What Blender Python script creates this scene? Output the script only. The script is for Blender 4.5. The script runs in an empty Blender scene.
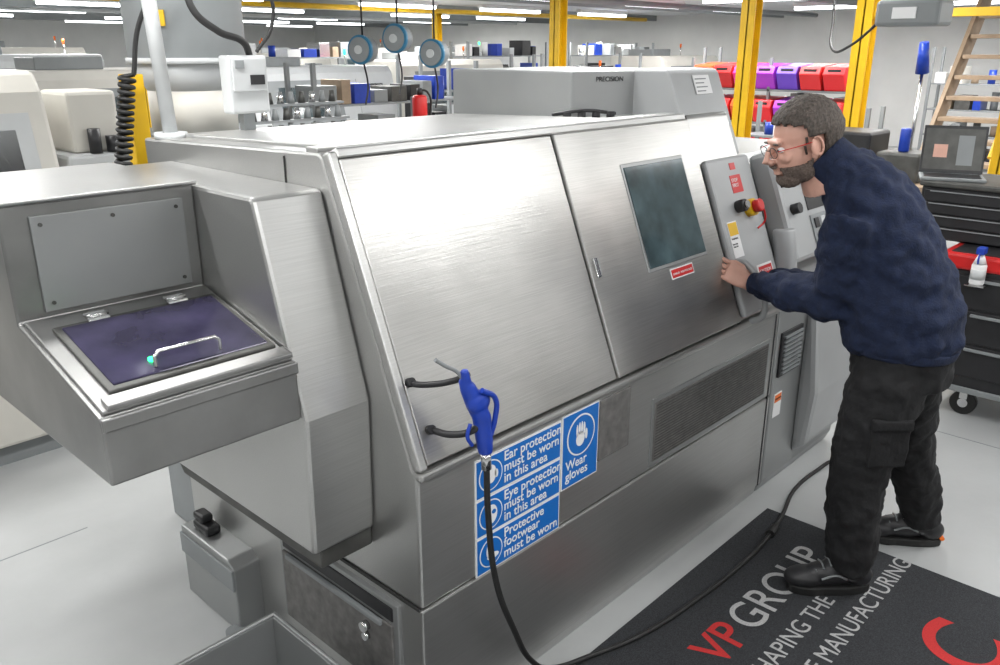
import bpy, bmesh, math, random
from mathutils import Vector, Matrix
random.seed(7)
D=bpy.data; SC=bpy.context.scene
SC.view_settings.view_transform='Standard'
# ---------------------------------------------------------------- materials
def mat(name,col,rough=.5,metal=0.,var=0.,scale=8.,bump=0.,bscale=40.,emit=None,stretch=None,bst=None,rvar=0.,det=5,bd=.01,grain=0.):
    m=D.materials.new(name); m.use_nodes=True; nt=m.node_tree; b=nt.nodes["Principled BSDF"]
    b.inputs["Base Color"].default_value=(*col,1); b.inputs["Roughness"].default_value=rough; b.inputs["Metallic"].default_value=metal
    tc=nt.nodes.new("ShaderNodeTexCoord"); mp=nt.nodes.new("ShaderNodeMapping"); nt.links.new(tc.outputs["Object"],mp.inputs[0])
    if stretch: mp.inputs["Scale"].default_value=stretch
    if var or rvar:
        n=nt.nodes.new("ShaderNodeTexNoise"); n.inputs["Scale"].default_value=scale; n.inputs["Detail"].default_value=det
        nt.links.new(mp.outputs[0],n.inputs["Vector"])
        r=nt.nodes.new("ShaderNodeValToRGB"); r.color_ramp.elements[0].position=.25; r.color_ramp.elements[1].position=.75
        r.color_ramp.elements[0].color=(*[max(0,c*(1-var)) for c in col],1); r.color_ramp.elements[1].color=(*[min(1,c*(1+var)) for c in col],1)
        nt.links.new(n.outputs["Fac"],r.inputs[0]); last=r.outputs[0]
        if grain:
            mg=nt.nodes.new("ShaderNodeMapping"); nt.links.new(tc.outputs["Object"],mg.inputs[0]); mg.inputs["Scale"].default_value=bst
            ng=nt.nodes.new("ShaderNodeTexNoise"); ng.inputs["Scale"].default_value=bscale; ng.inputs["Detail"].default_value=6; nt.links.new(mg.outputs[0],ng.inputs["Vector"])
            rg=nt.nodes.new("ShaderNodeMapRange"); rg.inputs[1].default_value=.3; rg.inputs[2].default_value=.7; rg.inputs[3].default_value=1-grain; rg.inputs[4].default_value=1+grain
            nt.links.new(ng.outputs["Fac"],rg.inputs[0])
            mx=nt.nodes.new("ShaderNodeVectorMath"); mx.operation='SCALE'; nt.links.new(last,mx.inputs[0]); nt.links.new(rg.outputs[0],mx.inputs["Scale"]); last=mx.outputs[0]
        nt.links.new(last,b.inputs["Base Color"])
        if rvar:
            mr=nt.nodes.new("ShaderNodeMapRange"); mr.inputs[1].default_value=.25; mr.inputs[2].default_value=.75
            mr.inputs[3].default_value=rough-rvar; mr.inputs[4].default_value=rough+rvar
            nt.links.new(n.outputs["Fac"],mr.inputs[0]); nt.links.new(mr.outputs[0],b.inputs["Roughness"])
    if bump:
        mp2=nt.nodes.new("ShaderNodeMapping"); nt.links.new(tc.outputs["Object"],mp2.inputs[0])
        if bst: mp2.inputs["Scale"].default_value=bst
        n2=nt.nodes.new("ShaderNodeTexNoise"); n2.inputs["Scale"].default_value=bscale; n2.inputs["Detail"].default_value=4
        nt.links.new(mp2.outputs[0],n2.inputs["Vector"])
        bp=nt.nodes.new("ShaderNodeBump"); bp.inputs["Strength"].default_value=bump; bp.inputs["Distance"].default_value=bd
        nt.links.new(n2.outputs["Fac"],bp.inputs["Height"]); nt.links.new(bp.outputs[0],b.inputs["Normal"])
    if emit:
        b.inputs["Emission Color"].default_value=(*col,1); b.inputs["Emission Strength"].default_value=emit
    return m
STEEL=mat("brushed_steel",(.49,.49,.48),.35,.86,.13,1.6,rvar=.05,det=3,bump=.05,bscale=40,bst=(.15,8,8),grain=.06)
STEELD=mat("brushed_steel_door",(.445,.44,.425),.33,.88,.19,2.3,rvar=.06,det=3,bump=.06,bscale=40,bst=(.15,8,8),grain=.08)
STEEL2=mat("grey_panel_steel",(.36,.37,.37),.42,.7,.12,2.5,rvar=.05,det=3)
CHUTE=mat("chute_steel",(.29,.29,.285),.36,.8,.28,4,det=5)
COVER=mat("cover_grey",(.40,.41,.415),.5,.25,.06,3,det=3)
DARKST=mat("dark_steel",(.09,.09,.085),.5,.5,.3,14)
GRILLE=mat("grille_grey",(.18,.175,.17),.55,.4,.3,30)
SEAM=mat("seam_black",(.03,.03,.03),.7)
BLACK=mat("black_plastic",(.016,.016,.018),.45,0,.2,20)
RUBBER=mat("black_rubber",(.012,.012,.012),.55)
CHROME=mat("chrome",(.7,.7,.7),.18,1.)
BLUE=mat("sign_blue",(.006,.14,.50),.4)
WHITE=mat("white_vinyl",(.80,.80,.80),.45)
GUNBLUE=mat("gun_blue",(.010,.045,.36),.35,0,.15,20)
RED=mat("red_paint",(.55,.012,.012),.4)
YEL=mat("yellow_paint",(.75,.45,.008),.45,0,.14,6)
ORANGE=mat("orange_plastic",(.8,.16,.01),.4)
CREAM=mat("cream_paint",(.60,.58,.53),.5,0,.06,4)
LGREY=mat("light_grey_paint",(.52,.535,.54),.45,0,.06,5)
MGREY=mat("mid_grey_paint",(.23,.245,.25),.5,0,.1,5)
WINGL=mat("window_glass_dark",(.07,.105,.115),.10,0,.7,6,det=4)  # light and dark mottling in the colour stands in for reflections
PURPLE=mat("tinted_lid",(.036,.032,.066),.10,.1,.6,7)
GREEN=mat("green_glow",(.02,.9,.2),.4,emit=6)  # beacon lamps, and the imitated green reflection on the lid
FLOORM=mat("concrete_floor",(.41,.42,.42),.38,0,.15,1.6,bump=.05,bscale=30,rvar=.08,det=10)
WALLM=mat("wall_white",(.76,.76,.74),.7,0,.05,2)
CEILM=mat("ceiling_grey",(.62,.63,.64),.8,0,.08,2)
MATM=mat("mat_charcoal",(.030,.032,.036),.95,0,.7,260,bump=.6,bscale=400)
MATW=mat("mat_text_grey",(.38,.38,.38),.9,0,.3,200)
MATR=mat("mat_text_red",(.45,.022,.022),.9,0,.2,200)
NAVY=mat("navy_knit",(.007,.014,.042),.92,0,.3,50,bump=.35,bscale=160)
TROU=mat("black_cotton",(.0075,.0075,.0085),.88,0,.2,30,bump=.3,bscale=60)
SKIN=mat("skin",(.64,.36,.28),.48,0,.10,22)
HAIR=mat("brown_grey_hair",(.075,.060,.050),.7,0,.7,110,bump=1,bscale=120,bst=(1,1,.25))
BEARD=mat("greying_beard",(.16,.12,.10),.85,0,.5,150,bump=1,bscale=250)
TUBE=mat("fluorescent_tube",(.95,.98,1.0),.5,emit=6)
WOOD=mat("step_wood",(.34,.25,.17),.6,0,.2,10)
# ---------------------------------------------------------------- helpers
def link(o,parent=None):
    SC.collection.objects.link(o)
    if parent is not None: o.parent=parent
    return o
def empty(name,loc=(0,0,0)):
    e=D.objects.new(name,None); SC.collection.objects.link(e); e.empty_display_size=.1; e.location=loc; return e
def mobj(name,verts,faces,m,parent=None,bevel=0,smooth=False,seg=2):
    me=D.meshes.new(name); me.from_pydata([tuple(v) for v in verts],[],faces)
    bm=bmesh.new(); bm.from_mesh(me); bmesh.ops.recalc_face_normals(bm,faces=bm.faces); bm.to_mesh(me); bm.free()
    o=D.objects.new(name,me); me.materials.append(m); link(o,parent)
    if bevel:
        b=o.modifiers.new("b","BEVEL"); b.width=bevel; b.segments=seg; b.limit_method='ANGLE'
    if smooth:
        for p in me.polygons: p.use_smooth=True
    return o
BF=[(0,1,2,3),(4,7,6,5),(0,4,5,1),(1,5,6,2),(2,6,7,3),(3,7,4,0)]
def box(name,a,b,m,parent=None,bevel=0.):
    x0,y0,z0=a;x1,y1,z1=b
    v=[(x0,y0,z0),(x1,y0,z0),(x1,y1,z0),(x0,y1,z0),(x0,y0,z1),(x1,y0,z1),(x1,y1,z1),(x0,y1,z1)]
    return mobj(name,v,BF,m,parent,bevel)
def prism(name,prof,x0,x1,m,parent=None,bevel=0.,axis='x'):
    n=len(prof)
    if axis=='x': v=[(x0,p[0],p[1]) for p in prof]+[(x1,p[0],p[1]) for p in prof]
    elif axis=='y': v=[(p[0],x0,p[1]) for p in prof]+[(p[0],x1,p[1]) for p in prof]
    else: v=[(p[0],p[1],x0) for p in prof]+[(p[0],p[1],x1) for p in prof]
    f=[tuple(range(n)),tuple(range(2*n-1,n-1,-1))]+[(i,(i+1)%n,(i+1)%n+n,i+n) for i in range(n)]
    return mobj(name,v,f,m,parent,bevel)
SN=Vector((0,-.928,.373))
def sp(x,z,off=0.):
    return Vector((x,1.405+.305*(z-.88)/.76,z))+SN*off
def sslab(name,x0,x1,z0,z1,o0,o1,m,parent=None,bevel=0.):
    v=[sp(x0,z0,o0),sp(x1,z0,o0),sp(x1,z1,o0),sp(x0,z1,o0),sp(x0,z0,o1),sp(x1,z0,o1),sp(x1,z1,o1),sp(x0,z1,o1)]
    return mobj(name,v,BF,m,parent,bevel)
def cyl(name,p0,p1,r,m,parent=None,r1=None,N=24,bevel=0):
    p0=Vector(p0);p1=Vector(p1); d=p1-p0; r1=r if r1 is None else r1
    bm=bmesh.new(); bmesh.ops.create_cone(bm,cap_ends=True,segments=N,radius1=r,radius2=r1,depth=d.length)
    M=Matrix.Translation((p0+p1)/2)@d.to_track_quat('Z','Y').to_matrix().to_4x4()
    bm.transform(M); me=D.meshes.new(name); 
    for f in bm.faces: f.smooth=len(f.verts)==4
    bm.to_mesh(me); bm.free(); me.materials.append(m)
    o=D.objects.new(name,me); link(o,parent)
    if bevel:
        b=o.modifiers.new("b","BEVEL"); b.width=bevel; b.segments=2; b.limit_method='ANGLE'
    return o
def wire(name,pts,r,m,parent=None,smooth=True):
    c=D.curves.new(name,'CURVE'); c.dimensions='3D'; c.bevel_depth=r; c.bevel_resolution=4; c.use_fill_caps=True
    if smooth:
        s=c.splines.new('BEZIER'); s.bezier_points.add(len(pts)-1)
        for i,p in enumerate(pts):
            b=s.bezier_points[i]; b.co=p; b.handle_left_type=b.handle_right_type='AUTO'
        s.resolution_u=10
    else:
        s=c.splines.new('POLY'); s.points.add(len(pts)-1)
        for i,p in enumerate(pts): s.points[i].co=(*p,1)
    c.materials.append(m); o=D.objects.new(name,c); return link(o,parent)
def text(name,body,size,loc,rot,m,parent=None,ext=.0004,align='LEFT',bold=0.,space=1.):
    c=D.curves.new(name,'FONT'); c.body=body; c.size=size; c.extrude=ext; c.align_x=align; c.offset=bold; c.space_line=space
    c.materials.append(m); o=D.objects.new(name,c); link(o,parent); o.location=loc; o.rotation_euler=rot; return o
def slantrot(): return (math.atan2(.76,.305),0,0)
VR=(math.pi/2,0,0)
# ---------------------------------------------------------------- room
box("floor",(-6,-6,-.1),(18,26,0),FLOORM)
box("ceiling",(-6,-6,2.62),(18,26,2.72),CEILM)
box("wall_north",(-6,26,0),(18,26.2,2.62),WALLM)
box("wall_east",(18,-6,0),(18.2,26,2.62),WALLM)
box("wall_south",(-6,-6.2,0),(18,-6,2.62),WALLM)
box("wall_west",(-6.2,-6,0),(-6,26,2.62),WALLM)
fs=empty("floor_joint")
for i,(a,b) in enumerate([((-6,3.3,0),(1.0,3.306,.001)),((.2,-6,0),(.206,26,.001)),((-6,-1.2,0),(18,-1.194,.001)),((4.4,-6,0),(4.406,26,.001))]):
    box("joint_%d"%(i+1),a,b,MGREY,fs)
def batten(x,y,along='x',L=1.5,power=None):
    e=empty("fluorescent_light",(x,y,2.5))
    h=L/2
    dx,dy=(h,.06) if along=='x' else (.06,h)
    box("housing",(-dx,-dy,.05),(dx,dy,.115),WHITE,e,.004)
    box("tube",(-dx+.03,-dy+.01,.0),(dx-.03,dy-.01,.05),TUBE,e,.01)
    if power:
        l=D.lights.new("lamp","AREA"); l.shape='RECTANGLE'; l.size=2*dx; l.size_y=2*dy; l.energy=power; l.color=(1,.99,.975)
        lo=D.objects.new("lamp",l); link(lo,e); lo.location=(0,0,-.012)
for x in (-2.2,.4,3.0,5.6):
    for y in (-2.4,.1,2.3,4.6):
        batten(x+.2,y,'x',1.6,26 if y<2 else 32)
for x in (3.,6.,9.,12.,15.):
    for y in (8.,11.,14.,17.,20.,23.): batten(x+random.uniform(-.4,.4),y,'x',1.6,95 if (x+y)%2==0 and y<21 else None)
for x in (8.6,11.5,14.5):
    for y in (.5,3.5,6.): batten(x,y,'y',1.6,60)
# ---------------------------------------------------------------- CNC LATHE
M=empty("cnc_lathe")
YB=2.69
prism("base",[(1.43,0),(1.42,.05),(1.405,.06),(1.405,.475),(YB,.475),(YB,0)],1.186,3.16,STEEL,M,.006)
prism("body",[(1.405,.482),(1.405,.865),(1.42,.885),(1.72,1.632),(1.735,1.64),(YB,1.61),(YB,.482)],1.186,3.16,STEEL,M,.008)
prism("seam_core",[(1.42,.45),(1.42,.6),(2.6,.6),(2.6,.45)],1.2,3.8,SEAM,M)
prism("tail_body",[(1.43,0),(1.405,.06),(1.405,.865),(1.42,.885),(1.63,1.42),(1.70,1.46),(YB,1.46),(YB,0)],3.168,3.92,STEEL2,M,.01)
prism("tail_bulge",[(1.32,.42),(1.34,.16),(1.41,.1),(1.41,.86),(1.36,.8)],3.44,3.90,COVER,M,.03)
sslab("door_frame_left",1.186,1.214,.885,1.64,-.01,.018,STEEL,M,.006)
sslab("door_frame_top",1.214,2.80,1.622,1.648,-.01,.014,STEEL,M,.006)
box("door_sill",(1.186,1.390,.860),(3.16,1.43,.885),STEEL,M,.008)
sslab("door_panel_left",1.2155,2.012,.892,1.6215,0,.014,STEELD,M,.004)
sslab("door_panel_right",2.015,2.80,.892,1.6235,0,.022,STEELD,M,.006)
sslab("door_gap_right",2.802,2.822,.885,1.64,0,.004,SEAM,M)
sslab("window_frame",2.308,2.69,1.155,1.505,.02,.025,STEEL2,M,.003)
sslab("window_glass",2.318,2.680,1.167,1.493,.023,.028,WINGL,M,.003)
sslab("danger_label",2.43,2.575,1.112,1.147,.022,.024,WHITE,M)
sslab("danger_label_band",2.435,2.57,1.116,1.143,.024,.025,RED,M)
text("danger_text","DANGER  HIGH VOLTAGE",.0105,sp(2.44,1.125,.0255),slantrot(),WHITE,M)
sslab("latch",2.040,2.066,1.20,1.245,.022,.028,STEEL2,M,.002)
sslab("latch_plate",2.036,2.056,1.19,1.25,.022,.030,CHROME,M,.002)
prism("top_lid",[(1.80,1.636),(1.80,1.648),(2.58,1.625),(2.58,1.60)],1.26,2.46,STEEL,M,.004)
prism("top_ridge",[(1.74,1.638),(1.74,1.650),(1.79,1.650),(1.79,1.636)],1.19,2.8,STEEL,M,.003)
prism("rear_cover",[(2.56,2.05),(2.84,1.95),(3.20,1.95),(3.20,2.64),(2.50,2.64)],1.60,1.80,STEEL2,M,.008,axis='z')
prism("rear_cover_front",[(1.665,1.47),(1.795,1.79),(1.81,1.805),(2.0,1.805),(2.0,1.47)],2.83,3.20,COVER,M,.010)
for k in range(4):
    cyl("cable_gland_%d"%k,(2.50+.05*k,2.02-.03*k,1.63),(2.50+.05*k,2.02-.03*k,1.655),.016,BLACK,M,N=14)
wire("gland_cable",[(2.46,2.06,1.645),(2.55,1.98,1.660),(2.68,1.93,1.645)],.007,BLACK,M)
fy=lambda z:1.665+(z-1.47)*.406-.002
mobj("nameplate",[(2.98,fy(1.71),1.71),(3.10,fy(1.71),1.71),(3.10,fy(1.78),1.78),(2.98,fy(1.78),1.78),(2.98,fy(1.71)-.003,1.711),(3.10,fy(1.71)-.003,1.711),(3.10,fy(1.78)-.003,1.781),(2.98,fy(1.78)-.003,1.781)],BF,WHITE,M)
for k in range(4): 
    z=1.72+k*.015; box("nameplate_line_%d"%k,(2.99,fy(z)-.005,z),(3.03+.02*(k%2)+.02,fy(z)-.002,z+.004),MGREY,M)
text("maker_badge","PRECISION",.026,(2.66,2.0115,1.76),(math.pi/2,0,math.atan2(-.10,.28)),BLACK,M)
# control column
sslab("control_column",2.83,3.16,.90,1.47,0,.03,COVER,M,.012)
sslab("caution_label_red",3.00,3.12,.955,1.06,.03,.032,WHITE,M)
sslab("caution_label_band",3.008,3.112,1.02,1.052,.032,.033,RED,M)
text("caution_text","CAUTION",.02,sp(3.012,1.028,.0335),slantrot(),WHITE,M)
text("caution_lines","keep clear of\nmoving parts\nwhen running",.012,sp(3.012,1.004,.0325),slantrot(),RED,M)
sslab("warning_label",2.86,2.93,1.11,1.24,.03,.032,WHITE,M)
sslab("warning_label_head",2.863,2.927,1.19,1.236,.032,.033,YEL,M)
text("warning_text","WARNING\n\nload only\nclean bar",.010,sp(2.866,1.175,.0325),slantrot(),BLACK,M)
sslab("red_tag",2.97,3.05,1.335,1.40,.03,.032,RED,M)
text("red_tag_text","STOP\nFIRST",.02,sp(2.975,1.375,.0325),slantrot(),WHITE,M)
sslab("red_tag_small",2.99,3.03,1.42,1.445,.03,.032,RED,M)
c=sp(3.05,1.27,.03); cyl("estop_base",c,c+SN*.03,.034,YEL,M); cyl("estop_button",c+SN*.03,c+SN*.06,.026,RED,M,bevel=.006)
c=sp(2.97,1.285,.03); cyl("black_knob",c,c+SN*.04,.024,BLACK,M,bevel=.004); cyl("knob_cap",c+SN*.04,c+SN*.05,.014,CHROME,M)
wire("estop_key_ring",[sp(3.06,1.25,.09),sp(3.08,1.21,.07),sp(3.05,1.19,.05)],.004,RED,M)
# operator pendant
sslab("pendant_box",3.2,3.86,1.02,1.46,.0,.10,COVER,M,.02)
sslab("pendant_screen",3.40,3.74,1.20,1.42,.10,.104,BLACK,M,.004)
sslab("pendant_keypad",3.40,3.80,1.05,1.18,.10,.106,MGREY,M,.004)
for i in range(6):
    for j in range(2): sslab("key_%d%d"%(i,j),3.42+i*.062,3.46+i*.062,1.065+j*.06,1.105+j*.06,.106,.112,[WHITE,BLACK,LGREY][(i+j)%3],M,.003)
for k in range(5): sslab("pendant_louvre_%d"%k,3.22,3.32,1.31+k*.025,1.321+k*.025,.10,.106,BLACK,M)
c=sp(3.27,1.22,.10); cyl("pendant_knob",c,c+SN*.035,.022,BLACK,M)
cyl("pendant_post",sp(3.2,.96,.03),sp(3.2,1.16,.08),.045,COVER,M,bevel=.01)
h0=sp(2.855,.88,.03);h1=sp(2.855,1.10,.03)
wire("door_handle",[h0,h0+SN*.05+Vector((0,0,.02)),h1+SN*.05-Vector((0,0,.02)),h1],.012,COVER,M)
def fplate(name,x0,x1,z0,z1,m,d=.006,bev=.003): return box(name,(x0,1.405-d,z0),(x1,1.41,z1),m,M,bev)
fplate("perforated_plate",1.935,2.10,.635,.845,GRILLE)
fplate("vent_panel_frame",2.235,3.10,.495,.755,STEEL2,.004)
fplate("vent_panel",2.25,3.085,.512,.738,GRILLE,.006)
for k in range(20): box("vent_rib_%d"%k,(2.26,1.397,.519+k*.0108),(3.075,1.3995,.5215+k*.0108),DARKST,M)
fplate("panel_seam",3.13,3.138,.06,.85,SEAM,.002,0)
fplate("tail_vent_frame",3.20,3.40,.55,.75,BLACK,.01)
for k in range(9): box("tail_louvre_%d"%k,(3.215,1.385,.565+k*.02),(3.385,1.397,.573+k*.02),MGREY,M)
fplate("tail_warning_label",3.20,3.27,.36,.47,WHITE,.003,0); fplate("tail_warning_head",3.205,3.265,.43,.465,ORANGE,.004,0)
text("tail_warning_text","WARNING",.012,(3.207,1.4005,.442),VR,BLACK,M)
box("end_upper_seam",(1.183,1.88,.49),(1.187,1.884,1.62),SEAM,M)
box("end_seam_low",(1.182,1.41,.474),(1.187,2.68,.483),SEAM,M)
box("drawer_frame",(1.172,1.49,.13),(1.19,2.07,.455),STEEL2,M,.004)
box("drawer_front",(1.164,1.51,.14),(1.18,2.05,.385),GRILLE,M,.004)
box("drawer_slot",(1.168,1.51,.395),(1.18,2.05,.44),BLACK,M,.004)
box("drawer_rail",(1.155,1.55,.37),(1.175,2.02,.385),MGREY,M,.003)
cyl("drawer_lock",(1.165,1.62,.335),(1.145,1.62,.335),.015,CHROME,M)
cyl("drawer_lock_b",(1.165,1.62,.30),(1.15,1.62,.30),.012,CHROME,M)
prism("rear_step",[(2.24,0),(2.24,.25),(2.28,.275),(2.60,.275),(2.60,0)],1.09,1.19,STEEL2,M,.006)
box("step_plate",(1.082,2.24,.17),(1.092,2.60,.25),MGREY,M,.003)
box("pedal",(1.11,2.44,.275),(1.165,2.55,.31),BLACK,M,.012); box("pedal_top",(1.115,2.48,.31),(1.16,2.55,.34),BLACK,M,.010)
cyl("foot",(1.07,2.24,0),(1.07,2.24,.03),.03,MGREY,M)
prism("housing",[(1.585,.66),(1.575,1.035),(1.72,1.545),(1.73,1.555),(2.5,1.555),(2.42,.66)],.99,1.184,STEEL,M,.01)
prism("housing_base",[(1.60,.60),(1.60,.66),(2.4,.66),(2.35,.60)],1.02,1.184,DARKST,M,.004)
prism("catcher_box",[(2.5,1.04),(2.5,1.56),(2.0,1.56),(2.0,1.292),(1.60,1.190),(1.59,1.17),(1.59,1.04)],.54,.99,CHUTE,M,.006)
prism("catcher_rim",[(2.0,1.556),(1.985,1.56),(1.985,1.568),(2.5,1.568),(2.5,1.556)],.53,.995,STEEL,M,.003)
prism("catcher_backplate",[(2.001,1.31),(1.992,1.31),(1.992,1.53),(2.001,1.53)],.60,.955,STEEL2,M,.002)
for k,(x,z) in enumerate([(.62,1.33),(.62,1.51),(.935,1.33),(.935,1.51),(.78,1.51)]):
    cyl("rivet_%d"%k,(x,1.993,z),(x,1.988,z),.0045,DARKST,M,N=10)
def fz(y,o=0): return 1.19+(y-1.60)*.255+o
def lid(name,x0,x1,y0,y1,o0,o1,m,bev=.003):
    v=[(x0,y0,fz(y0,o0)),(x1,y0,fz(y0,o0)),(x1,y1,fz(y1,o0)),(x0,y1,fz(y1,o0)),(x0,y0,fz(y0,o1)),(x1,y0,fz(y0,o1)),(x1,y1,fz(y1,o1)),(x0,y1,fz(y1,o1))]
    return mobj(name,v,BF,m,M,bev)
lid("lid_tray",.55,.985,1.60,1.99,.0,.010,CHUTE)
lid("lid_frame",.585,.972,1.645,1.925,.010,.020,DARKST)
lid("lid_tinted",.600,.960,1.66,1.91,.018,.024,PURPLE)
lid("lid_front_bar",.56,.985,1.595,1.632,.01,.022,CHUTE)
for k,x in enumerate((.66,.85)):
    lid("hinge_%d"%k,x,x+.05,1.91,1.945,.02,.027,CHROME)
    cyl("hinge_pin_%d"%k,(x,1.925,fz(1.925,.028)),(x+.05,1.925,fz(1.925,.028)),.004,CHROME,M,N=10)
a=Vector((.70,1.68,fz(1.68,.024)));b=Vector((.85,1.68,fz(1.68,.024)))
wire("lid_handle",[a,a+Vector((0,0,.022)),a+Vector((.01,0,.032)),b+Vector((-.01,0,.032)),b+Vector((0,0,.022)),b],.0045,CHROME,M,False)
cyl("lid_green_glint",(.705,1.705,fz(1.705,.02)),(.705,1.705,fz(1.705,.03)),.009,GREEN,M,N=12)  # glowing disc added to imitate a green reflection on the lid
box("chute_lip",(.54,1.583,1.160),(.99,1.595,1.190),CHUTE,M,.004)
# ---------------------------------------------------------------- mist collector
T=empty("mist_collector")
cx,cy=1.50,2.95
cyl("drum",(cx,cy,1.83),(cx,cy,2.40),.20,MGREY,T,bevel=.01,N=48)
cyl("drum_band",(cx,cy,2.04),(cx,cy,2.06),.206,STEEL2,T,N=48)
cyl("drum_band_low",(cx,cy,1.83),(cx,cy,1.85),.207,LGREY,T,N=48)
cyl("drum_cone",(cx,cy,1.74),(cx,cy,1.83),.15,LGREY,T,r1=.195,N=48)
cyl("drum_neck",(cx,cy,1.60),(cx,cy,1.74),.15,CREAM,T,N=48)
box("stand_plate",(cx-.2,cy-.2,.0),(cx+.25,cy+.2,1.6),MGREY,T,.01)
prism("drum_label",[(cx-.165,cy-.118),(cx-.14,cy-.147),(cx-.145,cy-.152),(cx-.17,cy-.122)],1.95,2.0,YEL,T,axis='z')
cyl("drain_pole",(1.235,2.6,1.61),(1.20,2.6,2.45),.022,LGREY,T)
cyl("drain_pole_foot",(1.235,2.6,1.61),(1.235,2.6,1.63),.05,LGREY,T)
box("control_box",(1.40,2.50,1.68),(1.54,2.56,1.86),LGREY,T,.008)
box("control_box_door",(1.41,2.492,1.75),(1.53,2.50,1.85),LGREY,T,.002)
box("control_box_label",(1.42,2.488,1.82),(1.45,2.493,1.845),MGREY,T)
box("control_box_label_b",(1.47,2.488,1.77),(1.52,2.493,1.80),BLACK,T)
box("control_box_leg",(1.45,2.52,1.60),(1.49,2.55,1.68),MGREY,T)
wire("loop_cable",[(1.46,2.62,2.25),(1.33,2.55,2.10),(1.31,2.52,2.0),(1.38,2.5,1.93),(1.46,2.50,1.90),(1.50,2.53,1.85)],.011,RUBBER,T)
wire("loop_cable_b",[(1.50,2.60,2.15),(1.60,2.55,2.05),(1.60,2.55,1.95),(1.53,2.54,1.87)],.006,RUBBER,T)
pts=[]
for i in range(140):
    t=i/139; a=t*2*math.pi*16
    pts.append((1.20-.06*t+.022*math.cos(a),2.78+.022*math.sin(a),1.80-t*.32))
wire("spiral_hose",pts,.007,RUBBER,T,False)
wire("spiral_hose_lead",[(1.222,2.78,1.80),(1.25,2.76,1.95),(1.32,2.7,2.1)],.008,RUBBER,T)
box("yellow_bracket",(1.22,2.84,1.5),(1.28,2.9,1.80),YEL,T,.004)
# ---------------------------------------------------------------- safety signs
S=empty("safety_sign_board")
def sign(x0,x1,z0,z1,body,k,tall=False):
    box("board_%d"%k,(x0,1.4015,z0),(x1,1.405,z1),WHITE,S)
    g=.005
    box("panel_%d"%k,(x0+g,1.400,z0+g),(x1-g,1.4015,z1-g),BLUE,S)
    if tall: cxx,cz,r,tx,tz,s=(x0+x1)/2,z1-.085,.068,x0+.018,z0+.062,.044
    else: cxx,cz,r,tx,tz,s=x0+.058,(z0+z1)/2,.046,x0+.110,z1-.037,.042
    cyl("disc_%d"%k,(cxx,1.4,cz),(cxx,1.3992,cz),r,WHITE,S,N=40)
    cyl("disc_in_%d"%k,(cxx,1.3992,cz),(cxx,1.3986,cz),r*.92,BLUE,S,N=40)
    text("lettering_%d"%k,body,s,(tx,1.3994,tz),VR,WHITE,S,bold=.0004,space=.80)
    Y=1.3984
    def e(dx,dz,rx,rz,m=WHITE,o=0):
        n=20; prism("pict_%d"%k,[(cxx+dx+rx*math.cos(i*2*math.pi/n),cz+dz+rz*math.sin(i*2*math.pi/n)) for i in range(n)],Y-.0004-o,Y-o,m,S,axis='y')
    if tall:
        e(-.005,-.012,.021,.024)
        for i in range(4): e(-.021+i*.0115,.018+(.005 if i in(1,2) else 0),.0047,.021)
        e(.024,-.004,.006,.018)
    elif k==0:
        e(0,.004,.02,.028); e(-.021,0,.007,.013); e(.021,0,.007,.013)
    elif k==1:
        e(0,.0,.024,.030); e(-.010,.006,.0085,.007,BLUE,.0004); e(.010,.006,.0085,.007,BLUE,.0004)
    else:
        e(.006,-.014,.024,.010); e(-.010,.006,.010,.022)
sign(1.385,1.745,.722,.842,"Ear protection\nmust be worn\nin this area",0)
sign(1.385,1.745,.602,.720,"Eye protection\nmust be worn\nin this area",1)
sign(1.385,1.745,.480,.600,"Protective\nfootwear\nmust be worn",2)
sign(1.75,1.93,.602,.850,"Wear\ngloves",3,True)
# ---------------------------------------------------------------- air blow gun + hose
G=empty("air_blow_gun")
wire("hook_upper",[(1.23,1.47,1.095),(1.24,1.43,1.10),(1.275,1.36,1.12),(1.285,1.32,1.145)],.008,BLACK,G)
wire("hook_lower",[(1.255,1.42,.975),(1.265,1.36,.98),(1.29,1.31,1.00),(1.315,1.29,1.03)],.009,BLACK,G)
cyl("hook_end",sp(1.23,1.09,.014),sp(1.23,1.09,.03),.012,BLACK,G); cyl("hook_end_b",sp(1.25,.97,.014),sp(1.25,.97,.03),.012,BLACK,G)
wire("nozzle",[(1.19,1.33,1.205),(1.215,1.325,1.185),(1.25,1.32,1.16),(1.27,1.315,1.125)],.005,MGREY,G)
def limbmesh(bm,pts,rads,N=16,ref=Vector((0,0,1))):
    pts=[Vector(p) for p in pts]; rings=[]
    for i,p in enumerate(pts):
        t=(pts[min(i+1,len(pts)-1)]-pts[max(i-1,0)]).normalized()
        r_=ref if abs(t.dot(ref))<.95 else Vector((1,0,0))
        a=t.cross(r_).normalized(); b=a.cross(t).normalized()
        r=rads[i]; rx,ry=(r if isinstance(r,(tuple,list)) else (r,r))
        rings.append([bm.verts.new(p+a*rx*math.cos(k*2*math.pi/N)+b*ry*math.sin(k*2*math.pi/N)) for k in range(N)])
    for i in range(len(rings)-1):
        for k in range(N): bm.faces.new((rings[i][k],rings[i][(k+1)%N],rings[i+1][(k+1)%N],rings[i+1][k]))
    bm.faces.new(rings[0][::-1]); bm.faces.new(rings[-1])
def ellip(bm,c,r,rot=None,seg=24):
    R=(rot.to_4x4() if rot else Matrix.Identity(4))
    bmesh.ops.create_uvsphere(bm,u_segments=seg,v_segments=seg//2+2,radius=1,matrix=Matrix.Translation(c)@R@Matrix.Diagonal((*r,1)))
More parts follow.
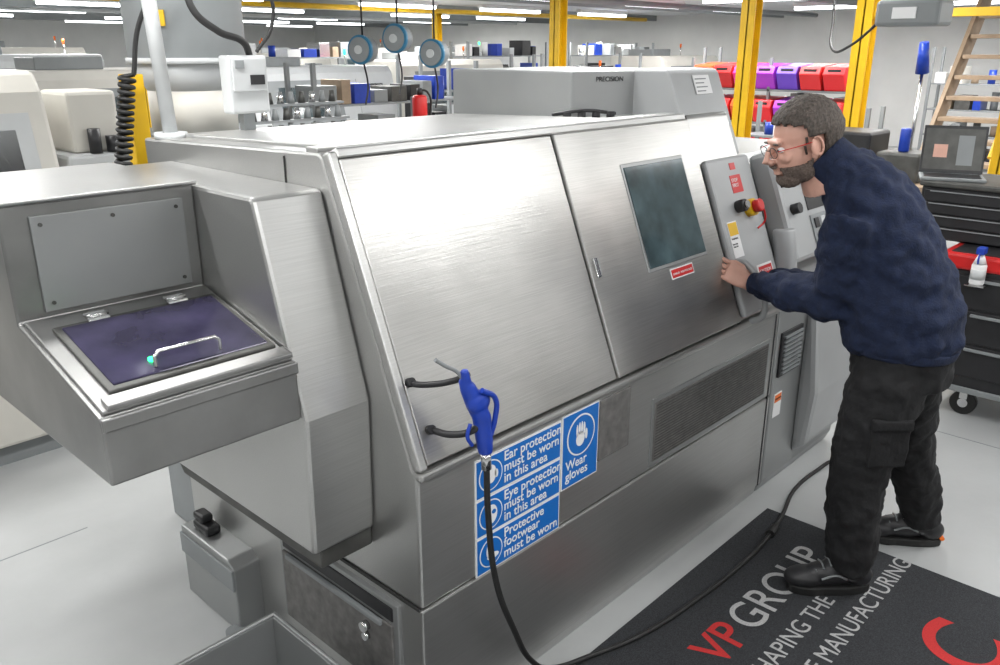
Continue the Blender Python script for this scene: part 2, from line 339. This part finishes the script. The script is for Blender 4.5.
def remesh(bm,name,vox,it,m,parent,disp=0,dsize=.1,world=None):
    bmesh.ops.recalc_face_normals(bm,faces=bm.faces)
    me=D.meshes.new(name); bm.to_mesh(me); bm.free()
    if world is not None: me.transform(world)
    me.materials.append(m); o=D.objects.new(name,me); link(o,parent)
    r=o.modifiers.new("r","REMESH"); r.mode='VOXEL'; r.voxel_size=vox; r.use_smooth_shade=True
    if it:
        s=o.modifiers.new("s","SMOOTH"); s.factor=.5; s.iterations=it
    if disp:
        t=D.textures.new(name,'CLOUDS'); t.noise_scale=dsize; t.noise_depth=1
        d=o.modifiers.new("d","DISPLACE"); d.texture=t; d.strength=disp; d.mid_level=.5; d.texture_coords='LOCAL'
    return o
bm=bmesh.new()
limbmesh(bm,[(1.262,1.315,1.14),(1.275,1.312,1.115),(1.295,1.308,1.07),(1.312,1.303,1.03),(1.318,1.30,.965),(1.322,1.30,.93)],[.012,.020,.024,.024,.022,.018])
limbmesh(bm,[(1.268,1.31,1.135),(1.262,1.31,1.165)],[.013,.010])
ellip(bm,(1.30,1.30,1.075),(.035,.02,.03))
remesh(bm,"gun_body",.004,2,GUNBLUE,G)
wire("gun_trigger",[(1.295,1.285,1.11),(1.335,1.28,1.08),(1.34,1.285,1.02),(1.33,1.29,.98)],.007,GUNBLUE,G)
wire("trigger_guard",[(1.28,1.31,1.02),(1.27,1.31,.99),(1.285,1.31,.96)],.005,GUNBLUE,G)
cyl("hose_fitting",(1.322,1.30,.935),(1.325,1.30,.885),.013,CHROME,G)
Hs=empty("air_hose")
wire("hose",[(1.325,1.30,.89),(1.33,1.30,.75),(1.36,1.30,.53),(1.43,1.30,.34),(1.52,1.31,.17),(1.64,1.325,.06),(1.80,1.30,.022),(1.99,1.24,.022),(2.33,1.20,.022),(2.6,1.19,.022),(2.8,1.20,.022),(3.0,1.23,.022),(3.3,1.30,.018),(3.6,1.30,.016),(3.98,1.28,.02),(4.1,1.45,.05)],.0085,RUBBER,Hs)
wire("hose_coupler",[(2.86,1.205,.026),(2.92,1.213,.026)],.018,RUBBER,Hs,False)
# ---------------------------------------------------------------- mat
Mt=empty("entrance_mat")
box("mat_pile",(1.2,-.6,0),(3.07,1.32,.010),MATM,Mt,.004)
zt=.0105
text("logo_red","VP",.18,(2.06,.975,zt),(0,0,0),MATR,Mt,bold=.002)
text("logo_grey","GROUP",.18,(2.285,.975,zt),(0,0,0),MATW,Mt,bold=.0005)
text("slogan_1","SHAPING THE WAY WE",.09,(2.08,.845,zt),(0,0,0),MATW,Mt)
text("slogan_2","OF MANUFACTURING",.09,(2.17,.725,zt),(0,0,0),MATW,Mt)
text("logo_c","C",.36,(2.56,.315,zt),(0,0,0),MATR,Mt,bold=.004)
# ---------------------------------------------------------------- scrap bin
B=empty("metal_scrap_bin")
def openbin(x0,x1,y0,y1,h,t,m,p):
    box("side_a",(x0,y0,0.0),(x0+t,y1,h),m,p,.002);box("side_b",(x1-t,y0,0),(x1,y1,h),m,p,.002)
    box("side_c",(x0,y0,0),(x1,y0+t,h),m,p,.002);box("side_d",(x0,y1-t,0),(x1,y1,h),m,p,.002); box("bottom",(x0,y0,0),(x1,y1,.01),m,p)
    wire("rim",[(x0,y0,h),(x1,y0,h),(x1,y1,h),(x0,y1,h),(x0,y0,h)],.0075,m,p,False)
openbin(.45,.985,1.15,1.81,.37,.012,STEEL2,B)
# ---------------------------------------------------------------- OPERATOR
O=empty("machine_operator")
L=Vector((-.93,-.367,0)); F=Vector((-.367,.93,0))
def torsorings(bm,rings,N=28):
    R=[]
    for i,(c,rx,ry) in enumerate(rings):
        c=Vector(c); t=(Vector(rings[min(i+1,len(rings)-1)][0])-Vector(rings[max(i-1,0)][0])).normalized()
        d=t.cross(L).normalized()
        R.append([bm.verts.new(c+L*rx*math.copysign(abs(math.cos(a))**.85,math.cos(a))+d*ry*math.copysign(abs(math.sin(a))**.85,math.sin(a))) for a in [k*2*math.pi/N for k in range(N)]])
    for i in range(len(R)-1):
        for k in range(N): bm.faces.new((R[i][k],R[i][(k+1)%N],R[i+1][(k+1)%N],R[i+1][k]))
    bm.faces.new(R[0][::-1]); bm.faces.new(R[-1])
bm=bmesh.new()
torsorings(bm,[((2.905,.845,.915),.190,.170),((2.90,.848,.95),.202,.188),((2.895,.86,1.02),.205,.196),((2.885,.89,1.12),.205,.188),((2.872,.935,1.24),.208,.172),((2.858,.98,1.35),.208,.152),((2.835,1.03,1.435),.172,.125),((2.803,1.08,1.49),.108,.095),((2.775,1.115,1.525),.076,.076)])
ls=Vector((2.672,.985,1.365)); le=Vector((2.745,1.04,1.07)); lw=Vector((2.808,1.355,1.055))
limbmesh(bm,[(2.82,1.02,1.40),(2.74,1.0,1.395),ls,ls.lerp(le,.35),ls.lerp(le,.75),le,le.lerp(lw,.12),le.lerp(lw,.5),le.lerp(lw,.86),lw],[.085,.092,.088,.084,.080,.080,.078,.070,.054,.044],20)
rs=Vector((3.02,1.06,1.385)); re=Vector((3.08,1.15,1.02)); rw=Vector((2.955,1.37,1.035))
limbmesh(bm,[(2.88,1.03,1.40),rs,rs.lerp(re,.5),re,re.lerp(rw,.5),rw],[.090,.088,.072,.064,.054,.040],20)
remesh(bm,"sweatshirt",.009,6,NAVY,O,.036,.06)
bm=bmesh.new(); torsorings(bm,[((2.795,1.09,1.50),.086,.086),((2.750,1.138,1.553),.076,.078)]); remesh(bm,"collar",.006,3,NAVY,O)
bm=bmesh.new(); dd=(lw-le).normalized(); limbmesh(bm,[lw-dd*.03,lw+dd*.012],[.043,.041],20); remesh(bm,"cuff",.005,1,NAVY,O)
bm=bmesh.new(); torsorings(bm,[((2.905,.845,.905),.193,.172),((2.905,.845,.94),.198,.180)]); remesh(bm,"hem_band",.007,2,NAVY,O)
bm=bmesh.new()
torsorings(bm,[((2.905,.842,.98),.165,.145),((2.905,.84,.90),.180,.160),((2.905,.838,.80),.180,.160)])
limbmesh(bm,[(2.83,.83,.90),(2.80,.84,.80),(2.775,.855,.66),(2.755,.872,.5),(2.745,.868,.34),(2.737,.852,.18),(2.737,.852,.10)],[.11,.125,.116,.100,.096,.086,.080],20)
limbmesh(bm,[(2.98,.84,.90),(3.00,.835,.80),(3.055,.838,.66),(3.12,.832,.5),(3.175,.81,.34),(3.235,.775,.18),(3.245,.77,.10)],[.11,.120,.106,.092,.086,.080,.076],20)
remesh(bm,"trousers",.009,5,TROU,O,.024,.05)
bm=bmesh.new(); bmesh.ops.create_cube(bm,size=1,matrix=Matrix.Translation((2.715,.782,.63))@Matrix.Rotation(math.radians(-45),4,'Z')@Matrix.Diagonal((.13,.035,.17,1))); remesh(bm,"cargo_pocket",.006,8,TROU,O,.008,.05)
bm=bmesh.new(); bmesh.ops.create_cube(bm,size=1,matrix=Matrix.Translation((2.708,.775,.70))@Matrix.Rotation(math.radians(-45),4,'Z')@Matrix.Diagonal((.135,.036,.04,1))); remesh(bm,"pocket_flap",.006,5,TROU,O)
def boot(name,ank,d,parent,z0,accent):
    d=Vector((d[0],d[1],0)).normalized(); a=Vector((ank[0],ank[1],z0)); s=Vector((-d.y,d.x,0))
    R=Matrix((d,s,Vector((0,0,1)))).transposed()
    bm=bmesh.new()
    limbmesh(bm,[a+Vector((0,0,.15)),a+Vector((0,0,.09)),a+d*.01+Vector((0,0,.06))],[.052,.054,.055])
    ellip(bm,a-d*.035+Vector((0,0,.063)),(.055,.042,.045),R); ellip(bm,a+d*.07+Vector((0,0,.068)),(.10,.046,.045),R)
    ellip(bm,a+d*.155+Vector((0,0,.055)),(.075,.050,.038),R); ellip(bm,a+d*.04+Vector((0,0,.09)),(.06,.042,.045),R)
    remesh(bm,name+"_upper",.005,3,BLACK,parent)
    prof=[];
    for i in range(32):
        t=i*2*math.pi/32; x=.15*math.cos(t)+.065; w=.054 if x>.1 else .046
        p=a+d*x+s*w*math.copysign(abs(math.sin(t))**.7,math.sin(t)); prof.append((p.x,p.y))
    prism(name+"_sole",prof,z0,z0+.034,RUBBER,parent,.006,axis='z')
    for k in range(4):
        q=a+d*(.05+.025*k)+Vector((0,0,.136-.012*k)); wire(name+"_lace_%d"%k,[q-s*.03-Vector((0,0,.008)),q,q+s*.03-Vector((0,0,.008))],.003,MGREY,parent)
    q=a+d*.06+s*.045+Vector((0,0,.07)); wire(name+"_side_stripe",[q-d*.04,q+Vector((0,0,.015)),q+d*.05],.004,MGREY,parent)
    if accent: cyl(name+"_heel_accent",a-d*.078+s*-.02+Vector((0,0,.04)),a-d*.078+s*.03+Vector((0,0,.04)),.009,ORANGE,parent,N=10)
boot("left_boot",(2.735,.85),(-.687,.726),O,.0105,False)
boot("right_boot",(3.255,.765),(-.55,.83),O,.0005,True)
# head
hf=Vector((-.74,.62,-.28)).normalized(); hl=Vector((0,0,1)).cross(hf).normalized(); hu=hf.cross(hl).normalized()
Rh=Matrix((hl,hf,hu)).transposed().to_4x4()
HM=Matrix.Translation((2.708,1.194,1.588))@Rh@Matrix.Scale(1.08,4)
bm=bmesh.new()
ellip(bm,(0,-.018,.03),(.074,.098,.088)); ellip(bm,(0,.030,-.03),(.060,.064,.082)); ellip(bm,(0,.055,-.092),(.036,.032,.024)); ellip(bm,(0,.015,-.075),(.054,.05,.038))
ellip(bm,(0,.084,.026),(.044,.015,.010))
limbmesh(bm,[(0,.090,.018),(0,.108,-.004),(0,.121,-.024),(0,.098,-.038)],[.008,.011,.014,.011],12)
for s_ in(-1,1): ellip(bm,(s_*.010,.106,-.030),(.008,.010,.007))
ellip(bm,(0,.092,-.058),(.023,.010,.005)); ellip(bm,(0,.090,-.070),(.020,.011,.006))
for s_ in(-1,1): ellip(bm,(s_*.035,.072,-.022),(.022,.018,.018))
limbmesh(bm,[(0,-.02,-.04),(0,-.035,-.11),(0,-.045,-.16)],[.055,.056,.062])
remesh(bm,"head",.004,2,SKIN,O,world=HM)
for s_ in(-1,1):
    # ear: rim, bowl and lobe
    bm=bmesh.new()
    er=Matrix.Rotation(s_*math.radians(-22),3,'Z')
    ellip(bm,(s_*.081,-.004,-.006),(.007,.018,.028),er); ellip(bm,(s_*.078,.002,-.030),(.006,.009,.012))
    arc=[(s_*(.086+.004*math.sin(t)),-.006-.017*math.sin(t),-.004+.028*math.cos(t)) for t in [i*math.pi/10-.4 for i in range(12)]]
    limbmesh(bm,arc,[.0038]*12,8)
    remesh(bm,"ear",.0025,1,SKIN,O,world=HM)
    bm=bmesh.new(); ellip(bm,(s_*.032,.081,.004),(.012,.010,.008)); remesh(bm,"eye",.002,0,WHITE,O,world=HM)
    bm=bmesh.new(); ellip(bm,(s_*.032,.0905,.004),(.005,.003,.005)); remesh(bm,"iris",.001,0,BLACK,O,world=HM)
    bm=bmesh.new(); ellip(bm,(s_*.033,.095,.024),(.018,.005,.0035)); remesh(bm,"eyebrow",.002,0,HAIR,O,world=HM)
    ring=[HM@Vector((s_*.034+.025*math.cos(t),.108-.10*abs(.024*math.cos(t)),.002+.016*math.sin(t))) for t in [i*2*math.pi/20 for i in range(21)]]
    wire("glasses_rim",ring,.0014,BLACK,O,False)
    wire("glasses_temple",[HM@Vector((s_*.059,.102,.008)),HM@Vector((s_*.080,.04,.010)),HM@Vector((s_*.086,.006,.012))],.0014,RED,O)
wire("glasses_bridge",[HM@Vector((-.010,.108,.006)),HM@Vector((0,.114,.008)),HM@Vector((.010,.108,.006))],.0014,BLACK,O)
def shell(name,c,r,keep,m,thick,dstr,world,ns=.018):
    bm=bmesh.new(); bmesh.ops.create_uvsphere(bm,u_segments=80,v_segments=56,radius=1,matrix=Matrix.Translation(c)@Matrix.Diagonal((*r,1)))
    kill=[v for v in bm.verts if not keep(v.co)]; bmesh.ops.delete(bm,geom=kill,context='VERTS')
    me=D.meshes.new(name); bm.to_mesh(me); bm.free(); me.transform(world); me.materials.append(m)
    for p in me.polygons: p.use_smooth=True
    o=D.objects.new(name,me); link(o,O)
    s=o.modifiers.new("s","SOLIDIFY"); s.thickness=thick; s.offset=-1
    t=D.textures.new(name,'CLOUDS'); t.noise_scale=ns; t.noise_depth=2
    d=o.modifiers.new("d","DISPLACE"); d.texture=t; d.strength=dstr; d.mid_level=.5
    return o
def keephair(c):
    x,y,z=c; n=.003*math.sin(x*300)+.002*math.sin(y*420)
    if y>.018: return z>.058+max(0,y-.02)*.28+n
    if y>-.030: return z>.026+n
    return z>-.058-(y+.02)*.1+n
shell("hair",(0,-.020,.033),(.079,.101,.094),keephair,HAIR,.012,.009,HM,.016)
shell("sideburn",(0,-.018,.028),(.0765,.1,.09),lambda c:(-.025<c.z<.03 and .012<c.y<.026 and abs(c.x)>.05),HAIR,.004,.002,HM)
kb=lambda c:(c.z<-.050+.35*max(0,.03-c.y) and c.y>-.004 and not(c.y>.075 and -.077<c.z<-.054 and abs(c.x)<.022))
shell("beard",(0,.029,-.032),(.062,.066,.0845),kb,BEARD,.005,.004,HM,.008)
shell("beard_chin",(0,.053,-.092),(.040,.038,.029),lambda c:c.z<-.078,BEARD,.005,.004,HM,.008)
shell("beard_jaw",(0,.015,-.075),(.0565,.0525,.0405),lambda c:c.z<-.058 and c.y>-.005,BEARD,.004,.003,HM,.008)
bm=bmesh.new(); ellip(bm,(0,.101,-.047),(.026,.008,.006)); remesh(bm,"moustache",.002,1,BEARD,O,world=HM)
def hand(name,w,dirv,palmn,side,parent,curl,spread=.0):
    d=Vector(dirv).normalized(); n=Vector(palmn); n=(n-d*n.dot(d)).normalized(); s=d.cross(n)*side
    w=Vector(w)
    bm=bmesh.new()
    limbmesh(bm,[w-d*.04,w,w+d*.03,w+d*.065,w+d*.092],[.028,(.030,.022),(.040,.018),(.043,.016),(.041,.012)],16,ref=n)
    ax=d.cross(n).normalized()
    for i,(off,ln) in enumerate([(.033,.074),(.0115,.083),(-.0105,.077),(-.032,.060)]):
        p=w+d*.082+s*off; pts=[p-d*.02,p]; dd=(d+s*spread*(1.5-i)).normalized()
        for j,fr in enumerate((.45,.32,.23)):
            dd=(Matrix.Rotation(curl[j]+i*.06,3,ax)@dd); p=p+dd*ln*fr*1.15; pts.append(p)
        limbmesh(bm,pts,[.0095,.0092,.0085,.0078,.006],12)
    b=w+d*.02+s*.028
    limbmesh(bm,[b-s*.012,b+s*.018+d*.02+n*.008,b+s*.026+d*.048+n*.022,b+s*.020+d*.072+n*.034],[.014,.0125,.011,.007],12)
    return remesh(bm,name,.0025,1,SKIN,parent)
hand("left_hand",lw+dd*.035,(-.42,.62,.42),(.55,.35,-.55),-1,O,(.35,.55,.5),.06)
hand("right_hand",rw+Vector((-.01,.03,0)),(-.1,.7,.35),(-.3,.3,-.8),-1,O,(.4,.5,.4))
# ---------------------------------------------------------------- tool cart (right)
C=empty("tool_cart")
box("cart_body",(4.68,.30,.15),(5.45,1.20,.80),BLACK,C,.01)
box("cart_top",(4.66,.28,.80),(5.47,1.24,.88),RED,C,.015)
box("cart_tray_lining",(4.70,.33,.86),(5.43,1.2,.884),BLACK,C,.003)
box("cart_shelf_edge",(4.665,.29,.14),(5.46,1.21,.17),MGREY,C,.004)
for k in range(3): box("drawer_%d"%k,(4.672,.34,.23+k*.185),(4.685,1.16,.40+k*.185),BLACK,C,.004)
for k in range(3): box("drawer_grip_%d"%k,(4.655,.45,.375+k*.185),(4.672,1.05,.39+k*.185),MGREY,C,.003)
for k,(x,y) in enumerate([(4.74,1.02),(4.74,.4),(5.38,1.12),(5.38,.4)]):
    cyl("caster_wheel_%d"%k,(x-.02,y,.065),(x+.02,y,.065),.065,RUBBER,C); cyl("caster_hub_%d"%k,(x-.023,y,.065),(x+.023,y,.065),.025,CHROME,C); box("caster_fork_%d"%k,(x-.03,y-.02,.09),(x+.03,y+.02,.15),CHROME,C,.003)
box("bottle_shelf",(4.60,1.00,.735),(4.68,1.09,.74),CHROME,C,.001)
K=empty("tool_chest")
box("chest_body",(4.92,.35,.884),(5.40,1.46,1.17),BLACK,K,.01)
for k in range(4):
    box("drawer_face_%d"%k,(4.905,.37,.895+k*.066),(4.92,1.44,.955+k*.066),BLACK,K,.003)
    box("drawer_pull_%d"%k,(4.895,.40,.947+k*.066),(4.91,1.41,.952+k*.066),MGREY,K,.002)
box("chest_lid",(4.90,.34,1.17),(5.42,1.47,1.20),DARKST,K,.008)
wire("chest_handle",[(4.99,1.465,1.03),(4.99,1.50,1.03),(5.25,1.50,1.03),(5.25,1.465,1.03)],.008,CHROME,K,False)
Lp=empty("laptop",(5.06,1.36,1.2)); Lp.rotation_euler=(0,0,math.radians(20))
box("keyboard_deck",(-.12,-.16,0.001),(.12,.16,.016),MGREY,Lp,.004)
box("keys",(-.08,-.14,.016),(.07,.14,.019),BLACK,Lp,.001)
prism("screen",[(.11,.016),(.125,.016),(.185,.27),(.170,.27)],-.16,.16,BLACK,Lp,.003,axis='y')
def lx(z): return .11+(z-.016)*.2362
def lq(nm,z0,z1,y0,y1,o,m): 
    mobj(nm,[(lx(z0)-o,y0,z0),(lx(z1)-o,y0,z1),(lx(z1)-o,y1,z1),(lx(z0)-o,y1,z0),(lx(z0)-o+.001,y0,z0),(lx(z1)-o+.001,y0,z1),(lx(z1)-o+.001,y1,z1),(lx(z0)-o+.001,y1,z0)],BF,m,Lp)
lq("display",.035,.255,-.148,.148,.002,DARKST); lq("display_picture",.06,.22,-.10,-.02,.003,MGREY); lq("display_detail",.10,.17,.03,.10,.003,SKIN)
SB=empty("spray_bottle",(4.64,1.045,.74))
cyl("bottle",(0,0,0),(0,0,.11),.035,WHITE,SB,bevel=.01); cyl("neck",(0,0,.11),(0,0,.16),.032,WHITE,SB,r1=.012)
box("trigger_head",(-.035,-.02,.16),(.025,.02,.195),GUNBLUE,SB,.006); wire("trigger",[(-.03,0,.17),(-.045,0,.14),(-.04,0,.115)],.005,GUNBLUE,SB)
cyl("label_band",(0,0,.03),(0,0,.08),.0355,LGREY,SB)
# ---------------------------------------------------------------- structure
def column(x,y,h=2.62,w=.065):
    e=empty("yellow_column",(x,y,0))
    box("flange_a",(-w,-w,0),(-w+.012,w,h),YEL,e); box("flange_b",(w-.012,-w,0),(w,w,h),YEL,e); box("web",(-w,-.006,0),(w,.006,h),YEL,e)
    box("foot_plate",(-.14,-.14,0),(.14,.14,.015),YEL,e)
column(7,3.66);column(7,2.68);column(7,5.8);column(2.7,5.9);column(11,12);column(8.3,1.86)
e=empty("yellow_gantry_beam")
box("beam_a",(6.94,1.0,2.34),(7.06,3.7,2.50),YEL,e,.004); box("beam_b",(6.94,.6,2.10),(7.02,2.6,2.16),YEL,e,.004)
hb=empty("hoist_box"); box("hoist_case",(5.2,1.60,2.0),(5.45,1.95,2.14),MGREY,hb,.02); box("hoist_plate",(5.19,1.72,2.04),(5.2,1.85,2.10),WHITE,hb); cyl("hoist_rope",(5.3,1.78,2.14),(5.3,1.78,2.62),.01,BLACK,hb); wire("hoist_cable",[(5.22,1.9,2.05),(5.3,2.1,1.9),(5.5,2.3,1.88),(5.7,2.4,2.1),(5.7,2.45,2.6)],.008,RUBBER,hb)
St=empty("staircase")
for k in range(12): box("tread_%d"%k,(8.6+k*.16,2.05,.2*k+.18),(8.85+k*.16,2.75,.2*k+.22),WOOD,St,.004)
for y,mm in ((2.0,YEL),(2.77,WOOD)):
    v=[(8.5,y,0),(8.75,y,0),(10.75,y,2.45),(10.5,y,2.6),(8.5,y+.04,0),(8.75,y+.04,0),(10.75,y+.04,2.45),(10.5,y+.04,2.6)]
    mobj("stringer",v,BF,mm,St)
wire("handrail",[(8.5,2.0,.95),(9.8,2.0,2.5)],.02,YEL,St,False)
for k in range(3): cyl("baluster",(8.6+k*.5,2.0,k*.62),(8.6+k*.5,2.0,1.05+k*.6),.018,YEL,St)
Rk=empty("parts_bin_rack")
for z in (.3,.85,1.32): box("rack_shelf",(11.8,4.6,z-.03),(12.3,7.1,z),MGREY,Rk)
for y in (4.62,5.8,7.08): box("rack_post",(11.8,y-.02,0),(11.84,y+.02,1.75),MGREY,Rk)
cols=[(.70,.015,.02),(.65,.02,.02),(.13,.05,.5),(.35,.03,.5),(.8,.04,.28),(.55,.02,.02),(.75,.10,.015)]
bms=[mat("bin_colour_%d"%k,cc,.4) for k,cc in enumerate(cols)]
low=[1,4,3,0,6,1,6]
for k in range(7):
    y=4.68+k*.34
    for r,z in enumerate((.3,.85,1.32)):
        prism("bin_%d_%d"%(k,r),[(11.82,z),(11.70,z+.22),(11.76,z+.32),(12.25,z+.36),(12.25,z)],y,y+.30,bms[k if r==2 else low[k]],Rk,.01,axis='y')
        box("bin_grip_%d_%d"%(k,r),(11.72,y+.06,z+.24),(11.735,y+.24,z+.29),BLACK,Rk)
RB=mat("reel_blue",(.03,.16,.28),.4)
for (x,y,z) in ((4.6,5.95,1.87),(4.8,5.73,1.96),(5.05,5.55,1.84)):
    e=empty("hanging_hose_reel",(x,y,z)); d=Vector((-.95,-.30,0))
    cyl("case",d*-.08,d*.05,.105,MGREY,e,N=36,bevel=.01); cyl("rim",d*.02,d*.055,.118,RB,e,N=36); cyl("face",d*.056,d*.065,.10,MGREY,e,N=36); cyl("hub",d*.06,d*.08,.035,LGREY,e)
    cyl("rod",(0,0,.1),(0,0,2.62-z),.008,BLACK,e); wire("reel_hose",[(0,0,-.1),(.05,.02,-.3),(.0,0,-.45)],.008,BLACK,e)
def bgmachine(x,y,w,d,h,m,kind=0,name="machining_centre"):
    e=empty(name,(x,y,0))
    prism("body",[(0,.1),(0,h*.45),(d*.15,h*.95),(d*.2,h),(d,h),(d,.1)],0,w,m,e,.02)
    prism("plinth",[(.05,0),(.05,.1),(d-.05,.1),(d-.05,0)],.05,w-.05,MGREY,e)
    s=d*.15/(h*.5)
    def q(x0,x1,z0,z1,mm,nm):
        f=lambda z:(z-h*.45)*s
        mobj(nm,[(x0,f(z0)-.012,z0),(x1,f(z0)-.012,z0),(x1,f(z1)-.012,z1),(x0,f(z1)-.012,z1),(x0,f(z0)+.02,z0),(x1,f(z0)+.02,z0),(x1,f(z1)+.02,z1),(x0,f(z1)+.02,z1)],BF,mm,e)
    q(w*.12,w*.6,h*.5,h*.9,MGREY,"door"); q(w*.2,w*.5,h*.6,h*.85,WINGL,"window"); q(w*.72,w*.95,h*.5,h*.9,LGREY,"control"); q(w*.76,w*.91,h*.72,h*.86,BLACK,"screen")
    box("end_panel",(-.012,d*.35,h*.2),(0,d*.85,h*.8),MGREY,e,.004); box("end_vent",(-.02,d*.45,h*.3),(-.01,d*.75,h*.45),BLACK,e)
    cyl("beacon_pole",(w*.9,d*.7,h),(w*.9,d*.7,h+.15),.012,CHROME,e); cyl("beacon",(w*.9,d*.7,h+.15),(w*.9,d*.7,h+.22),.02,GREEN if kind else ORANGE,e)
    box("roof_unit",(w*.2,d*.5,h),(w*.5,d*.9,h+.12),MGREY,e,.01)
    return e
bgmachine(-.3,4.1,1.75,1.3,1.78,CREAM,1)
bgmachine(2.6,8.4,2.2,1.4,1.68,CREAM); bgmachine(5.6,9.5,2.4,1.4,1.65,LGREY,1); bgmachine(9,10.5,2.4,1.4,1.7,CREAM)
bgmachine(3,13,2.4,1.5,1.8,LGREY); bgmachine(7,14,2.4,1.5,1.8,CREAM); bgmachine(12,13,2.4,1.5,1.8,LGREY,1); bgmachine(8.3,6.6,1.8,1.2,1.5,LGREY); bgmachine(13.5,8.5,2.,1.4,1.75,CREAM)
bgmachine(9,17.5,2.6,1.5,1.9,LGREY); bgmachine(13,18,2.6,1.5,1.9,CREAM); bgmachine(4.5,18,2.6,1.5,1.9,CREAM)
Cb=empty("electrical_cabinet"); box("cabinet",(1.55,4.4,0),(1.95,5.0,1.38),LGREY,Cb,.02); box("cabinet_door",(1.58,4.39,.2),(1.92,4.4,1.33),CREAM,Cb,.004); box("filter_unit",(1.6,4.45,1.38),(1.85,4.8,1.68),CREAM,Cb,.02); cyl("black_bottle",(1.70,4.42,1.38),(1.70,4.42,1.5),.03,BLACK,Cb); cyl("black_bottle_b",(1.80,4.43,1.38),(1.80,4.43,1.46),.04,BLACK,Cb)
box("side_gauge",(1.542,4.5,1.0),(1.55,4.7,1.25),BLACK,Cb)
W=empty("tool_holder_bench")
box("bench_top",(2.9,5.6,1.15),(4.5,6.1,1.2),MGREY,W,.005)
box("bench_cabinet",(2.95,5.65,0),(4.45,6.05,1.15),DARKST,W,.01)
for r in range(3):
    box("rack_row_%d"%r,(2.95,5.85+r*.07,1.2+r*.12),(4.4,5.92+r*.07,1.22+r*.12),MGREY,W)
    for k in range(14):
        x=3.0+k*.1; cyl("holder",(x,5.88+r*.07,1.22+r*.12),(x,5.88+r*.07,1.31+r*.12),.03,[DARKST,CHROME,MGREY][(k+r)%3],W,r1=.018,N=14)
ex=empty("fire_extinguisher",(5.35,6.1,1.35))
cyl("cylinder",(0,0,-.2),(0,0,.12),.07,RED,ex,bevel=.03); cyl("neck_valve",(0,0,.12),(0,0,.18),.025,BLACK,ex); wire("hose",[(0,0,.17),(.06,-.05,.14),(.08,-.05,-.1)],.01,RUBBER,ex); box("bracket_post",(-.03,.06,-1.35),(.03,.1,.1),MGREY,ex)
def shelfunit(x,y,w,d,h,along='x'):
    e=empty("storage_shelf",(x,y,0)); 
    if along=='y': e.rotation_euler=(0,0,math.pi/2)
    for px in (0,w):
        for py in (0,d): box("post",(px-.02,py-.02,0),(px+.02,py+.02,h),MGREY,e)
    n=int(h/.4)
    for k in range(n):
        z=.15+k*.4; box("shelf",(0,0,z-.02),(w,d,z),MGREY,e); xx=.05
        while xx<w-.2:
            ww=random.uniform(.1,.28); hh=random.uniform(.1,.28); mm=random.choice([CREAM,DARKST,BLACK,GUNBLUE,WOOD,LGREY,CHROME,MGREY,MGREY,WHITE])
            if random.random()<.3: cyl("stock",(xx+.06,d/2,z),(xx+.06,d/2,z+hh),.055,mm,e,N=16)
            else: box("stock",(xx,.05,z),(xx+ww*.9,d-.05,z+hh),mm,e,.005)
            xx+=ww+.03
shelfunit(4.8,7.0,2.2,.45,1.75); shelfunit(7.4,8.4,2.2,.45,1.8); shelfunit(11,9.0,2.2,.45,1.8); shelfunit(10.6,7.9,2.,.5,1.4); shelfunit(13.2,5.0,2.4,.5,1.9,'y'); shelfunit(15.5,2.0,2.6,.5,1.9,'y'); shelfunit(9.4,3.3,1.4,.4,1.3,'y')
shelfunit(6.6,11.6,2.2,.45,2.0); shelfunit(11.2,11.4,2.2,.45,2.0); shelfunit(14.2,11.0,2.4,.45,2.0)
wb=empty("workbench")
box("bench_top",(6.0,1.75,.95),(6.6,2.75,1.0),WOOD,wb,.005); box("bench_body",(6.05,1.8,0),(6.55,2.7,.95),MGREY,wb,.01)
box("black_case",(6.1,2.2,1.0),(6.5,2.65,1.32),BLACK,wb,.02); box("grey_case",(6.1,1.85,1.0),(6.4,2.15,1.2),DARKST,wb,.02); cyl("blue_canister",(6.2,2.0,1.2),(6.2,2.0,1.36),.035,GUNBLUE,wb,bevel=.01); cyl("lamp_stem",(6.4,2.02,1.0),(6.4,2.02,1.72),.012,CHROME,wb); cyl("lamp_head",(6.4,2.02,1.72),(6.35,2.02,1.92),.045,GUNBLUE,wb,r1=.03)
dh=empty("ceiling_pipe")
for k in range(3): cyl("pipe_%d"%k,(-2,7.5+k*4,2.5),(17,7.5+k*4,2.5),.04,[MGREY,YEL,LGREY][k],dh)
for k in range(6): box("ceiling_truss_%d"%k,(-5.9,5.4+k*3.2,2.50),(17.9,5.46+k*3.2,2.62),MGREY,dh)
# ---------------------------------------------------------------- world + camera
w=D.worlds.new("w"); SC.world=w; w.use_nodes=True; w.node_tree.nodes["Background"].inputs[0].default_value=(.8,.85,.9,1); w.node_tree.nodes["Background"].inputs[1].default_value=.6
cam=D.cameras.new("camera"); co=D.objects.new("camera",cam); link(co); SC.camera=co
cam.sensor_width=36; cam.lens=830*36/1000; cam.clip_start=.05; cam.clip_end=100
co.location=(0,0,1.88); co.rotation_euler=(math.radians(90-18.889),0,math.radians(43.415-90))
